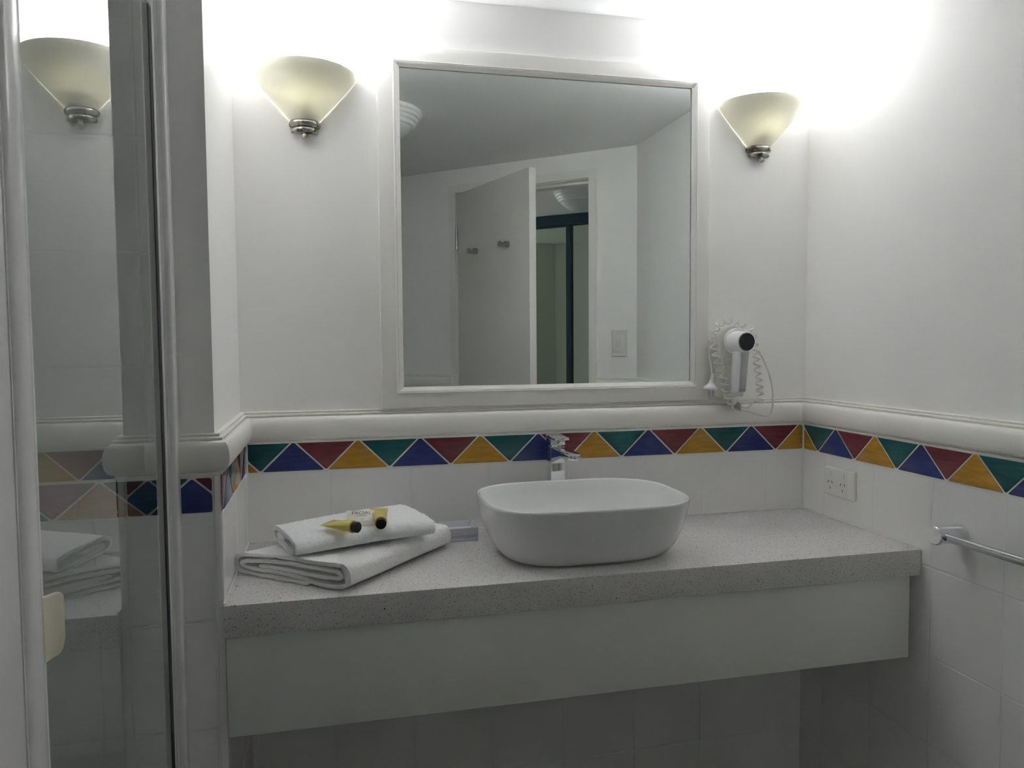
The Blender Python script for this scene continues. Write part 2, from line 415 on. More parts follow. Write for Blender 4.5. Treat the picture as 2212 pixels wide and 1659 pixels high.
# ------------------------------------------------------------------ dado moulding
PROF = [(0, 1.2345), (.0085, 1.2345), (.0100, 1.2338), (.0106, 1.2322), (.0100, 1.2308), (.0088, 1.2300), (.0090, 1.2286), (.0135, 1.2280),
        (.0152, 1.2268), (.0156, 1.2248), (.0148, 1.2232), (.0140, 1.2224)]
for k in range(0, 13):
    a = PI/2-PI*k/12
    PROF.append((.0125+.0165*max(math.cos(a), 0)**.75, 1.1935+.0285*math.sin(a)))
PROF += [(.0118, 1.1640), (.0138, 1.1632), (.0142, 1.1615), (.0128, 1.1602), (.0128, 1.1585), (.0118, 1.157), (0, 1.157)]
def sweep(path, prof=PROF):
    mb = MB(); P = [Vector((x, y)) for x, y in path]; rings = []
    for i, p in enumerate(P):
        ns = []
        for a, b in ((i-1, i), (i, i+1)):
            if 0 <= a and b < len(P):
                t = (P[b]-P[a]).normalized(); ns.append(Vector((t.y, -t.x)))
        m = ns[0] if len(ns) == 1 else (ns[0]+ns[1])/(1+ns[0].dot(ns[1]))
        rings.append([(p.x+m.x*o, p.y+m.y*o, z) for o, z in prof])
    return mb.loft(rings)
d1 = D(.1815, 0, 0); d2 = D(.9662, 0, 0); d3 = D(DIAG, 0, 0)
st(obj('trim_1', sweep([(-.0695, YN), (XL, YN), (XL, YB), (XR, YB), (XR, -1.243), (d1[0], d1[1])]), M_DADO, smooth=40), 'rounded cream dado moulding around the alcove')
st(obj('trim_2', sweep([(d2[0], d2[1]), (d3[0], d3[1])]), M_DADO, smooth=40), 'rounded cream dado moulding beside the hinges')
# corner strip on the projecting wall edge, silicone in the tile corners
st(obj('trim_3', MB().prism([(-.0125, YN), (-.0125, YNT-.0015), (-.0105, YNT-.0035), (-.003, YNT-.0035), (.0005, YNT-.001), (.0005, YN)], 0, 1.157,
   f=lambda a, b, h: (a, b, h)), M_ALU, smooth=40, bevel=None), 'white corner strip on the tiled wall edge')
BEAD = MB().box(.0008, W-.0008, -.0035, -.0005, .9196, .9223).box(.0008, .0038, -.447, -.0035, .9196, .9223).box(W-.0038, W-.0008, -.447, -.0035, .9196, .9223)
st(obj('trim_4', BEAD.prism([(0, 0), (0, -.005), (.0015, -.002), (.005, 0)], .9195, ZDB, f=lambda a, b, h: (a, b, h))
   .prism([(W, 0), (W-.005, 0), (W-.0015, -.002), (W, -.005)], .9195, ZDB, f=lambda a, b, h: (a, b, h)), M_CAULK, smooth=None), 'white silicone in the tile corners')

# ------------------------------------------------------------------ mirror
mi = thing('mirror', 'large square wall mirror in a wide white moulded frame above the basin', 'mirror', (.7615, YB, 1.2345))
fx0, fx1, fz0, fz1 = .3232, 1.2003, 1.2350, 2.1164
gx0, gx1, gz0, gz1 = .3775, 1.1492, 1.2868, 2.0648
FP = [(0, YB), (0, -.0070), (.0012, -.0092), (.0035, -.0100), (.0375, -.0088), (.0385, -.0120), (.0400, -.0136), (.0418, -.0128),
      (.0424, -.0112), (.0436, -.0126), (.0455, -.0118), (.0500, -.0075), (.0515, -.0068), (.0540, -.0050), (.0545, -.0036), (.0520, -.0030), (.0500, -.0022), (.0480, YB)]
rings = []
for sx, sz, cx_, cz_ in ((1, 1, fx0, fz0), (-1, 1, fx1, fz0), (-1, -1, fx1, fz1), (1, -1, fx0, fz1)):
    rings.append([(cx_+sx*a*(.9985 if sx > 0 else .94), h, cz_+sz*a*.955) for a, h in FP])
rings.append(rings[0])
fr_ = MB()
n_ = len(FP); fr_.v = [p for r in rings[:4] for p in r]
for i in range(4):
    for j in range(n_):
        k = (j+1) % n_; i2 = (i+1) % 4
        fr_.f.append((i*n_+j, i*n_+k, i2*n_+k, i2*n_+j)); fr_.m.append(0)
obj('frame', fr_, M_TRIM, mi, smooth=28)
obj('mirror_glass', MB().box(fx0+.045, fx1-.045, -.0005, .004, fz0+.045, fz1-.045), M_MIRROR, mi, smooth=None)

# ------------------------------------------------------------------ countertop and apron
YC = -.453; ZC = .9195
ct = obj('countertop', MB().box(.0008, W-.0008, YC, -.0005, .8590, ZC), M_STONE, None, smooth=30, bevel=.0018)
tag(ct, 'pale grey speckled stone countertop spanning the alcove under the basin', 'countertop')
ap = obj('vanity_panel', MB().box(.0028, 1.4825, YC+.012, YC+.030, .6660, .8588), M_PANEL, None, smooth=30, bevel=.0008)
tag(ap, 'plain off-white board hanging under the front edge of the stone countertop', 'panel')

# ------------------------------------------------------------------ vessel basin
def sup(cx_, cy_, hx, hy, z, e=3.0, n=96):
    out = []
    for i in range(n):
        a = 2*PI*i/n; c_, s_ = math.cos(a), math.sin(a)
        out.append((cx_+hx*abs(c_)**(2/e)*(1 if c_ >= 0 else -1), cy_+hy*abs(s_)**(2/e)*(1 if s_ >= 0 else -1), z))
    return out
bx, by = .7545, -.2505
bs = thing('vessel_basin', 'white ceramic rounded rectangular vessel basin standing on the countertop', 'basin', (bx, by, ZC))
H = [(0, .150, .108, 2.7), (.0, .172, .126, 2.8), (.003, .184, .137, 2.9), (.012, .1955, .1475, 3.0), (.028, .2065, .157, 3.1), (.050, .2160, .165, 3.2),
     (.078, .2245, .1720, 3.3), (.104, .2297, .1765, 3.35), (.122, .2325, .1795, 3.4), (.1265, .2323, .1793, 3.4), (.1288, .2305, .1775, 3.4), (.1283, .2280, .175, 3.4), (.1255, .2267, .1735, 3.4),
     (.104, .2230, .170, 3.35), (.075, .2165, .1635, 3.25), (.050, .2060, .153, 3.1), (.032, .192, .138, 3.0), (.020, .172, .118, 2.9), (.0135, .14, .09, 2.7), (.011, .09, .055, 2.4), (.010, .03, .03, 2.0)]
bw = MB().loft([sup(bx, by, a, b, ZC+h, e) for h, a, b, e in H])
obj('bowl', bw, M_CERAM, bs, smooth=60)
obj('drain', MB().lathe([(.0, ZC+.0125), (.026, ZC+.0125), (.028, ZC+.0115), (.028, ZC+.0105), (0, ZC+.0105)], 24, (bx, by, 0), caps=False), M_CHROME, bs)

# ------------------------------------------------------------------ tap
tp = thing('mixer_tap', 'tall square chrome mixer tap with flat lever behind the basin', 'tap', (.756, -.048, ZC))
x0, x1 = .7365, .7755
obj('body', MB().box(x0, x1, -.069, -.028, ZC, 1.1315), M_CHROME, tp, smooth=35, bevel=.0025, seg=3)
# spout: flat bar with a rounded tip, underside rising towards the tip
rings = []
for y, zt, zb_, hw_ in ((-.0686, 1.1310, 1.0900, .0192), (-.075, 1.1310, 1.0925, .0192), (-.11, 1.1310, 1.1030, .0195), (-.16, 1.1305, 1.1170, .0195), (-.188, 1.130, 1.1175, .0195),
                       (-.199, 1.130, 1.1175, .0170), (-.206, 1.130, 1.1175, .0128), (-.2105, 1.1298, 1.1178, .0075), (-.212, 1.1295, 1.118, .002)):
    cx_ = .756; rings.append([(cx_-hw_, y, zb_), (cx_+hw_, y, zb_), (cx_+hw_, y, zt), (cx_-hw_, y, zt)])
obj('spout', MB().loft(rings), M_CHROME, tp, smooth=30, bevel=.0012, seg=2)
obj('aerator', MB().lathe([(0, 1.1155), (.0105, 1.1155), (.0115, 1.1165), (.0115, 1.118), (0, 1.118)], 20, (.756, -.190, 0), caps=False), M_STEEL, tp)
lvm = MB().lathe([(.0, 1.131), (.0155, 1.131), (.0155, 1.1355), (0, 1.1355)], 24, (.756, -.048, 0), caps=False)
obj('lever_neck', lvm, M_CHROME, tp)
L1 = MB().box(x0, x1, -.068, -.026, 1.1352, 1.1530)
obj('lever_block', L1, M_CHROME, tp, smooth=35, bevel=.002, seg=2)
rings = []
for y, zt, hw_ in ((-.016, 1.1588, .010), (-.018, 1.1592, .015), (-.024, 1.1596, .0195), (-.06, 1.1592, .0195), (-.095, 1.1582, .0195), (-.103, 1.158, .0188)):
    rings.append([(.756-hw_, y, zt-.0062), (.756+hw_, y, zt-.0062), (.756+hw_, y, zt), (.756-hw_, y, zt)])
obj('lever', MB().loft(rings), M_CHROME, tp, smooth=30, bevel=.0012)

# ------------------------------------------------------------------ wall lights
def bulb_mb():
    return MB().lathe([(.001, -.052), (.012, -.051), (.0175, -.045), (.0205, -.035), (.0215, -.015), (.0215, .02), (.0195, .035), (.015, .046), (.008, .052), (.001, .0535)], 20, caps=True)
def wall_light(cx_, label):
    z0 = 1.9225; RZ = 2.0345
    t = thing('wall_light', label, 'wall light', (cx_, YB, z0), 'wall lights either side of the mirror')
    prof = [(.032, z0), (.040, z0+.0085), (.058, z0+.029), (.080, z0+.054), (.1005, z0+.078), (.1175, z0+.0995), (.1225, RZ-.0035), (.1230, RZ)]
    inn = [(r-.0042, z+.001) for r, z in prof[::-1]]; inn[0] = (.1200, RZ+.0002)
    n = 44; mb = MB(); rings = []
    for r, z in prof+inn:
        ring = []
        for i in range(n+1):
            a = PI+PI*i/n
            x, y = r*math.cos(a), r*math.sin(a)*.93
            if abs(y) < 1e-4: y = 0
            zz = z+(.006*math.sin(PI*i/n)-.003)*max(0, (z-z0)/(RZ-z0))
            ring.append((cx_+x, YB-.0008+y, zz))
        rings.append(ring)
    mb.loft(rings, cap0=False, cap1=False, close=False)
    obj('shade', mb, M_SHADE, t, smooth=60)
    cp = MB(); rings = []
    for r, z in [(.028, -.0275), (.0305, -.0260), (.0315, -.0215), (.0300, -.0175), (.0290, -.0155), (.0330, -.0140), (.0362, -.0105), (.0368, -.0055), (.0350, -.0015), (.0325, .0010), (.024, .0012)]:
        rings.append([(cx_+r*math.cos(PI+PI*i/28), YB-.0008+r*math.sin(PI+PI*i/28)*.95, z0+z) for i in range(29)])
    cp.loft(rings); obj('metal_cup', cp, M_PEWTER, t, smooth=50)
    obj('finial', MB().lathe([(.0005, -.0435), (.004, -.0432), (.0070, -.0405), (.0082, -.0370), (.0070, -.0330), (.0055, -.0305), (.0055, -.0270), (0.0005, -.0270)], 16, (cx_, YB-.018, z0)), M_PEWTER, t, smooth=60)
    b = bulb_mb(); b.v = [(x*.80+cx_, y*.80-.0235, z*.50+1.9870) for x, y, z in b.v]
    obj('bulb', b, M_BULB, t, smooth=60)
    obj('lamp_holder', MB().lathe([(.012, 1.945), (.013, 1.947), (.013, 1.9595), (.011, 1.961)], 20, (cx_, -.022, 0)).box(cx_-.008, cx_+.008, -.022, YB, 1.940, 1.947), M_PLAST, t, smooth=40)
    return t
wall_light(.1535, 'half-cone opal glass wall light left of the mirror, over the towels')
wall_light(1.3530, 'half-cone opal glass wall light right of the mirror, near the corner')

# ------------------------------------------------------------------ shower screen
ss = thing('shower_screen', 'white framed clear glass shower door meeting the narrow wall at the left', 'shower screen', (-.09, -.8, 0))
GX = -.0895; ZT = 1.972
def prof_v(name, poly, z0, z1, m=M_ALU, sm=35): return obj(name, MB().prism(poly, z0, z1, f=lambda a, b, h: (a, b, h)), m, ss, smooth=sm)
arc = [(-.0685, YNT-.0005)]
for k in range(7):
    a = PI/2*k/6; arc.append((-.0745+.006*math.cos(a), YNT-.020-.006*math.sin(a)))
arc += [(-.0790, YNT-.026), (-.0795, YNT-.0250), (-.0800, YNT-.026), (-.0935, YNT-.0265), (-.0965, YNT-.024), (-.098, YNT-.0005)]
prof_v('wall_channel', arc, 0, 2.02)
prof_v('hinge_stile', [(-.0980, -.4565), (-.0855, -.4565), (-.0835, -.4590), (-.0835, -.4640), (-.0852, -.4660), (-.0980, -.4660)], 0.02, 2.02)
prof_v('glazing_seal', [(-.0965, -.4660), (-.0862, -.4660), (-.0862, -.4840), (-.0965, -.4840)], 0.04, ZT, M_RUBBER)
obj('glass', MB().box(GX-.0025, GX+.0025, -1.100, -.4700, .05, ZT+.002), M_GLASS, ss, smooth=None)
for nm_, a, b in (('top_rail', ZT, ZT+.034), ('bottom_rail', .02, .058)): obj(nm_, MB().box(-.0985, -.0835, -1.13, -.4665, a, b), M_ALU, ss, smooth=35, bevel=.003)
s_ = [(-.103, -1.092), (-.0835, -1.0905), (-.0800, -1.0915), (-.0775, -1.0945)]
for k in range(9):
    a = PI*k/8; s_.append((-.0785+.0055*math.sin(a), -1.1015-.021*(1-math.cos(a))))
s_ += [(-.0785, -1.1460), (-.103, -1.1460)]
prof_v('latch_stile', s_, .02, ZT+.034)
prof_v('fixed_post', [(-.108, -1.1480), (-.0800, -1.1480), (-.0785, -1.1500), (-.0785, -1.215), (-.081, -1.218), (-.108, -1.218)], 0, 2.02)
hp = MB(); rings = []
for t_ in [i/14 for i in range(15)]:
    y = -1.106+.0385*t_
    x = -.0785+.0010*t_+.0060*max(0, (t_-.35)/.65)**2.0
    zt, zb_ = 1.1575-.0095*t_+.0040*max(0, (t_-.35)/.65)**1.5, 1.0900-.004*t_
    if t_ > .72:
        q = (t_-.72)/.28; zt -= .0045*(1-math.sqrt(max(0, 1-q*q))); zb_ += .016*(1-math.sqrt(max(0, 1-q*q)))
    rings.append([(x, y, zb_), (x+.004, y, zb_+.001), (x+.004, y, zt-.001), (x, y, zt)])
hp.loft(rings)
ho = obj('pull_handle', hp, M_CREAM, ss, smooth=50, bevel=.0012)
ho['label'] = 'cream plastic pull handle'
obj('return_glass', MB().box(-.98, -.109, -1.185, -1.180, .05, ZT), M_GLASS, ss, smooth=None)
for a, b in ((ZT, 2.02), (0, .05)): obj('return_rail', MB().box(-.998, -.109, -1.19, -1.175, a, b), M_ALU, ss, smooth=None)

# ------------------------------------------------------------------ power outlet on the right wall
po = thing('power_outlet', 'white double power outlet on the tiled wall above the countertop corner', 'power outlet', (W, -.169, 1.0205))
OX = W-.0005
def ow(u, n, z): return (OX-n, -u, z)          # u towards the camera
pb = MB().loft([[ow(u, 0, z) for u, z in ((.1095, .9838), (.2285, .9838), (.2285, 1.0572), (.1095, 1.0572))],
                [ow(u, .0075, z) for u, z in ((.1095, .9838), (.2285, .9838), (.2285, 1.0572), (.1095, 1.0572))],
                [ow(u, .0105, z) for u, z in ((.112, .9862), (.226, .9862), (.226, 1.0548), (.112, 1.0548))]])
obj('cover_plate', pb, M_PLAST, po, smooth=30, bevel=.0006)
obj('insert_plate', MB().loft([[ow(u, n, z) for u, z in ((.1195, .9880), (.2045, .9880), (.2045, 1.0530), (.1195, 1.0530))] for n in (.0102, .0113)]), M_PLAST, po, smooth=30, bevel=.0005)
for u in (.1375, .1885):
    rk = MB().loft([[ow(a, .011, z) for a, z in ((u-.0075, 1.0370), (u+.0075, 1.0370), (u+.0075, 1.0510), (u-.0075, 1.0510))],
                    [ow(a, n, z) for a, z, n in ((u-.0065, 1.0372, .0158), (u+.0065, 1.0372, .0158), (u+.0065, 1.0505, .0126), (u-.0065, 1.0505, .0126))]])
    obj('rocker_switch', rk, M_PLAST2, po, smooth=30, bevel=.0006)
    sl = MB()
    for du, z, a in ((-.0075, 1.0190, .5), (.0075, 1.0190, -.5), (0, 1.0035, 0)):
        c_, s2 = math.cos(a), math.sin(a); P = []
        for dx, dz in ((-.0011, -.0038), (.0011, -.0038), (.0011, .0038), (-.0011, .0038)):
            P.append((u+du+dx*c_+dz*s2, z-dx*s2+dz*c_))
        sl.loft([[ow(a_, n, b_) for a_, b_ in P] for n in (.0110, .01145)])
    obj('socket_slots', sl, M_SLOT, po, smooth=None)

# ------------------------------------------------------------------ towel rail
tr = thing('towel_rail', 'round chrome towel rail on stout cylinder posts fixed to the right wall', 'towel rail', (W, -.87, .983))
def post(y):
    return MB().lathe([(.0, W-.0005), (.0192, W-.0005), (.0195, W-.0015), (.0195, 1.4325), (.0185, 1.4312), (.0, 1.4312)], 40, (0, y, .9835), ax='x', caps=False)
obj('mounting_post', post(-.5665), M_CHROME, tr, smooth=35)
obj('mounting_post', post(-1.16), M_CHROME, tr, smooth=35)
obj('bar', MB().tube([(1.4475, -.578, .9825), (1.4475, -.5815, .9825), (1.4475, -1.15, .9825)], .0092, 24), M_CHROME, tr, smooth=40)

# ------------------------------------------------------------------ soap tray
sd = thing('soap_tray', 'small clear acrylic soap tray between the towels and the basin', 'soap tray', (.497, -.078, ZC))
M_ACR = mat('clear_acrylic', (.86, .84, .97), .03, Transmission_Weight=.92, IOR=1.45)
M_ACR2 = mat('frosted_acrylic', (.70, .73, .78), .15, Transmission_Weight=.25)
obj('base_block', MB().box(.4480, .5410, -.1130, -.0300, ZC+.0003, ZC+.0135), M_ACR, sd, smooth=30, bevel=.0015)
ty = MB()
o_ = [(.4480, -.1130), (.5410, -.1130), (.5410, -.0300), (.4480, -.0300)]; q_ = [(.4505, -.1105), (.5385, -.1105), (.5385, -.0325), (.4505, -.0325)]
q2 = [(.456, -.105), (.533, -.105), (.533, -.038), (.456, -.038)]
ty.loft([[(x, y, z) for x, y in P] for P, z in ((o_, ZC+.0138), (o_, ZC+.0310), (q_, ZC+.0310), (q2, ZC+.0175))])
obj('dish', ty, M_ACR2, sd, smooth=30)

# ------------------------------------------------------------------ towels
def towel(name, label, O, ax_dir, length, path, th, mat_, taper=0.0, sag=0.0, seed=0, step=.0028, group=None, skew=0.0, twist=None):
    """path is the folded sheet seen end-on (s across, z up); it is thickened and extruded along ax_dir."""
    A = Vector((*ax_dir, 0)).normalized(); S = Vector((A.y, -A.x, 0))     # S: across, to the right of the axis
    P = cr([(a, b, 0) for a, b in path], 10)
    L = [0]
    for i in range(1, len(P)): L.append(L[-1]+(P[i]-P[i-1]).length)
    n = int(L[-1]/step); Q = []
    j = 0
    for i in range(n+1):
        d = L[-1]*i/n
        while j < len(L)-2 and L[j+1] < d: j += 1
        t = (d-L[j])/max(L[j+1]-L[j], 1e-9); Q.append(P[j].lerp(P[j+1], t))
    up_, dn = [], []
    for i, q in enumerate(Q):
        t = (Q[min(i+2, n)]-Q[max(i-2, 0)]).normalized(); nn = Vector((-t.y, t.x, 0))
        e = min(i, n-i)/3.0; k = math.sqrt(max(0, 1-(1-min(e, 1))**2)) if e < 1 else 1
        k = max(k, .25)
        up_.append(q+nn*th/2*k); dn.append(q-nn*th/2*k)
    loop = up_+dn[::-1]; vv = [i/n*L[-1] for i in range(n+1)]+[i/n*L[-1] for i in range(n, -1, -1)]
    m = int(length/step); mb = MB(); rings = []; uvs = []
    zc = sum(q.y for q in Q)/len(Q)
    for k in range(m+1):
        u = length*k/m; e = min(k, m-k)/2.5
        ring = []
        for w_, q in zip(vv, loop):
            s, z = q.x, q.y
            f = u/length
            s = s*(1+taper*(f-.5)*2)+skew*u
            uu = u+.006*noise.noise(Vector((w_*9, seed, 3)))+ (.004*noise.noise(Vector((w_*40, seed, 9))))
            zz = z+(.0035*noise.noise(Vector((s*8+seed, u*7, 1.3))) + sag*math.sin(PI*f))*min(1, z/.02)
            if twist: zz += twist(s, u)*min(1, z/.02)
            p = Vector(O)+A*uu+S*s; p.z = O[2]+max(zz, .0005)
            d = noise.noise(p*300+Vector((seed, 0, 0)))*.0011+noise.noise(p*110)*.0009
            ring.append((p.x+d*.6, p.y-d*.6, max(p.z+d, O[2]+.0002)))
            uvs.append((u, w_))
        rings.append(ring)
    mb.loft(rings)
    me = bpy.data.meshes.new(name); me.from_pydata(mb.v, [], mb.f); me.materials.append(mat_)
    ul = me.uv_layers.new(name='uv')
    for l in me.loops: ul.data[l.index].uv = uvs[l.vertex_index]
    for p in me.polygons: p.use_smooth = len(p.vertices) < 5
    o = bpy.data.objects.new(name, me); C.objects.link(o)
    return tag(o, label, 'towel', group)
B1 = Vector((.225, -.437)); A1 = Vector((.012, -.262))
path1 = [(-.095, .0050), (-.15, .0050), (-.235, .0050), (-.264, .0085), (-.276, .0235), (-.270, .0400), (-.250, .0480), (-.18, .0530), (-.09, .0555), (-.025, .0545), (-.007, .0460), (-.0045, .0280), (-.010, .0135), (-.035, .0062), (-.075, .0080),
         (-.12, .0142), (-.20, .0165), (-.245, .0190), (-.257, .0270), (-.245, .0350), (-.20, .0395), (-.10, .0425), (-.040, .0420), (-.0205, .0360), (-.024, .0275), (-.05, .0258), (-.13, .0265), (-.215, .0278)]
towel('bath_towel', 'larger folded white bath towel lying on the countertop under the smaller towel', (.2295, -.4400, ZC), (.255, .300), .365, [(a*.965, b*.90 if b > .02 else b) for a, b in path1], .0076, M_TERRY1, taper=-.13, seed=1)
path2 = [(-.060, .0050), (-.12, .0050), (-.172, .0060), (-.189, .0140), (-.190, .0280), (-.172, .0360), (-.11, .0390), (-.05, .0395), (-.014, .0365), (-.003, .0250), (-.008, .0150), (-.030, .0130), (-.10, .0145), (-.155, .0165), (-.168, .0215), (-.150, .0265), (-.09, .0270)]
towel('hand_towel', 'smaller folded white hand towel on top of the larger towel, carrying two tubes', (.127, -.362, ZC+.0525), (.292, .090), .302, path2, .0088, M_TERRY2, taper=.08, seed=5, twist=lambda s, u: -.0085*max(0, 1-u/.2)*(1+s*1.5))

# ------------------------------------------------------------------ toiletries on the towel
M_GEL = mat('yellow_gel_tube', (.78, .69, .22), .18, Transmission_Weight=.15, IOR=1.4)
M_GOLD = mat('amber_shoulder', (.55, .36, .07), .3)
M_WRAP = mat('cream_wrapper', (.80, .79, .72), .35, bump=(80, .2, .001))
M_INK = mat('black_ink', (.03, .03, .03), .5)
ZT2 = ZC+.0525+.0425
def tube_item(label, cap, crimp, roll=0.0):
    cap, crimp = Vector(cap), Vector(crimp)
    a = (crimp-cap).normalized(); Ls = (crimp-cap).length
    t = thing('gel_tube', label, 'tube', cap, 'miniature gel tubes on the towel')
    side = a.cross(Vector((0, 0, 1))).normalized(); upv = side.cross(a)
    side, upv = side*math.cos(roll)+upv*math.sin(roll), upv*math.cos(roll)-side*math.sin(roll)
    R = .0128; rings = []
    for f, hx, hz in ((.0, .0125, .0125), (.03, .0128, .0128), (.2, .0134, .0118), (.45, .0146, .0092), (.7, .0172, .0055), (.88, .0190, .0020), (.93, .0200, .0011), (1.0, .0200, .0009)):
        c_ = cap+a*(Ls*f)
        rings.append([c_+side*hx*math.cos(2*PI*i/28)+upv*hz*math.sin(2*PI*i/28) for i in range(28)])
    obj('tube_body', MB().loft(rings), M_GEL, t, smooth=50)
    def disc(s0, s1, r0, r1, nm, m):
        rr = [[cap-a*s_+side*r*math.cos(2*PI*i/28)+upv*r*math.sin(2*PI*i/28) for i in range(28)] for s_, r in ((s0, r0), (s0+.0004, r0+.0004), (s1-.001, r1+.0002), (s1, r1-.0008))]
        return obj(nm, MB().loft(rr), m, t, smooth=40)
    disc(-.001, .0018, .0128, .0126, 'collar', M_GOLD)
    disc(.0018, .0135, .0108, .0108, 'cap', M_BLACK)
    return t
ZR = ZT2+.0130
tube_item('yellow gel tube with black cap pointing right, nearer the towel fold', (.2393, -.346, 1.0262), (.187, -.292, 1.0255), .12)
tube_item('yellow gel tube with black cap facing the camera, right of the soap packet', (.2960, -.320, 1.0262), (.2975, -.238, 1.0375), -.05)
# soap packet leaning on the two tubes
sp_ = thing('soap_packet', 'cream paper soap packet printed FACIAL, propped between the two gel tubes', 'soap', (.262, -.30, ZT2))
pc = Vector((.2610, -.2760, 1.0240)); px = Vector((.985, -.17, .0)).normalized(); pn = Vector((-.10, -.62, .78)).normalized(); pn = (pn-px*pn.dot(px)).normalized(); py = pn.cross(px)
def pk(u, v, h): return pc+px*u+py*v+pn*h
g = MB(); NU, NV = 24, 16; topv = []
def pil(u, v): return .0068*(max(0, 1-(abs(u)/.031)**4)*max(0, 1-(abs(v)/.0225)**4))**.6+.0006*noise.noise(Vector((u*150, v*150, 0)))
grid = lambda sg: [[pk(-.036+.072*i/NU+(-.004*abs(j/NV-.5) if i in (0, NU) else 0), -.0235+.047*j/NV+.0015*math.sin(i*.9)*(j == NV), sg*(pil(-.036+.072*i/NU, -.0235+.047*j/NV)+.0004)) for i in range(NU+1)] for j in range(NV+1)]
for sg in (1, -1):
    g.loft(grid(sg), cap0=False, cap1=False, close=False)
obj('wrapper', g, M_WRAP, sp_, smooth=50)
def text_on(body, size, fn, name, m, parent, x=0, y=0, ext=.00015, align='CENTER', sx=1.0):
    cu = bpy.data.curves.new(name, 'FONT'); cu.body = body; cu.size = size; cu.align_x = align; cu.align_y = 'CENTER'; cu.resolution_u = 3
    ob = bpy.data.objects.new(name, cu); C.objects.link(ob); dg = bpy.context.evaluated_depsgraph_get(); dg.update()
    me = bpy.data.meshes.new_from_object(ob.evaluated_get(dg)); bpy.data.objects.remove(ob); bpy.data.curves.remove(cu)
    for v in me.vertices: v.co = fn(x+v.co.x*sx, y+v.co.y, ext)
    me.materials.append(m); me.name = name
    o = bpy.data.objects.new(name, me); C.objects.link(o); o.parent = parent; o.matrix_parent_inverse = parent.matrix_world.inverted()
    return o
onp = lambda u, v, h: pk(u, v, pil(u, v)+.0010)
text_on('FACIAL', .0128, onp, 'lettering', M_INK, sp_, -.003, .0115)
text_on('SOAP BAR', .0050, onp, 'lettering', M_INK, sp_, -.002, .0040)
em = MB()
for k in range(16):
    a, b = 2*PI*k/16, 2*PI*(k+1)/16
    em.add([onp(.0028*math.cos(a), -.005+.0022*math.sin(a), 0), onp(.0028*math.cos(b), -.005+.0022*math.sin(b), 0), onp(.0021*math.cos(b), -.005+.0016*math.sin(b), 0), onp(.0021*math.cos(a), -.005+.0016*math.sin(a), 0)], [(0, 1, 2, 3)])
em.add([onp(-.0012, -.0056, 0), onp(.0012, -.0056, 0), onp(.0012, -.0045, 0), onp(-.0012, -.0045, 0)], [(0, 1, 2, 3)])
for v_, w_ in ((-.0100, .013), (-.0125, .016)):
    u = -w_
    while u < w_:
        d = random.uniform(.0008, .0018); em.add([onp(u, v_, 0), onp(u+d, v_, 0), onp(u+d, v_+.0009, 0), onp(u, v_+.0009, 0)], [(0, 1, 2, 3)]); u += d+.0006
obj('emblem', em, M_GREYP, sp_, smooth=None, fix=False)

# ------------------------------------------------------------------ hair dryer, holder
hh = thing('dryer_holder', 'cream plastic wall holder with loose plug, right of the mirror', 'hair dryer holder', (1.262, YB, 1.24))
def hold(z):   # half width of the plate at height z
    if z > 1.392:
        q = min(1, (z-1.392)/.048); return .044*math.sqrt(max(0, 1-q*q))+.0005
    return .044-.010*(1.392-z)/.15
def hring(y, sh=0.0, z0=1.243, z1=1.4395):
    cx_ = 1.2585; out = []; zs = [z0+(z1-z0)*i/24 for i in range(25)]
    L_ = [(cx_-hold(z)*(1-sh), z) for z in zs]; R_ = [(cx_+hold(z)*(1-sh), z) for z in zs[::-1]]
    cz = 1.34
    return [(x, y, cz+(z-cz)*(1-sh*.35)) for x, z in L_+R_]
obj('back_plate', MB().loft([hring(YB-.0005), hring(-.028), hring(-.034, .05), hring(-.037, .13)]), M_PLAST, hh, smooth=40)
cv = MB().loft([[(x, y, z) for x, z in ((1.2265, 1.246), (1.2820, 1.246), (1.2880, 1.33), (1.2300, 1.33))] for y in (-.0355, -.0405)])
obj('lower_cover', cv, M_PLAST, hh, smooth=35, bevel=.003)
obj('latch', MB().box(1.2300, 1.2600, -.0425, -.0395, 1.3330, 1.3490).lathe([(0, -.0438), (.0045, -.0438), (.005, -.0420)], 16, (1.245, 0, 1.341), ax='y', caps=False), M_PLAST, hh, smooth=35, bevel=.0006)
ck = MB()   # cradle ring holding the barrel
ck.lathe([(.0285, -.036), (.034, -.036), (.034, -.052), (.0325, -.0535), (.0285, -.0535)], 40, (1.2640, 0, 1.3945), ax='y', caps=False, a0=0, a1=2*PI)
obj('cradle', ck, M_PLAST, hh, smooth=40)
pl = obj('power_cord', MB().tube(cr([(1.208, -.020, 1.392), (1.1985, -.018, 1.385), (1.197, -.021, 1.36), (1.1995, -.024, 1.335), (1.203, -.025, 1.31), (1.2045, -.025, 1.3045)], 6), .0027, 10), M_PLAST, hh, smooth=60)
pg = MB()
PX, PY = 1.197, -.032
pg.lathe([(.0042, 1.3080), (.0050, 1.3070), (.0050, 1.3050), (.0038, 1.3040), (.0050, 1.3030), (.0052, 1.3010), (.0040, 1.3000), (.0054, 1.2990), (.0056, 1.2970), (.0046, 1.2955), (.0062, 1.2900), (.0078, 1.2830), (.0120, 1.2770),
          (.0180, 1.2725), (.0200, 1.2700), (.0204, 1.2655), (.0190, 1.2640), (.001, 1.2635)], 28, (PX, PY, 0))
pg.v = [(PX+(x-PX)+(z-1.28)*.16, PY+(y-PY)*.72, z+(x-PX)*-.12) for x, y, z in pg.v]
pp = obj('plug', pg, M_PLAST2, hh, smooth=50)
pn_ = MB()
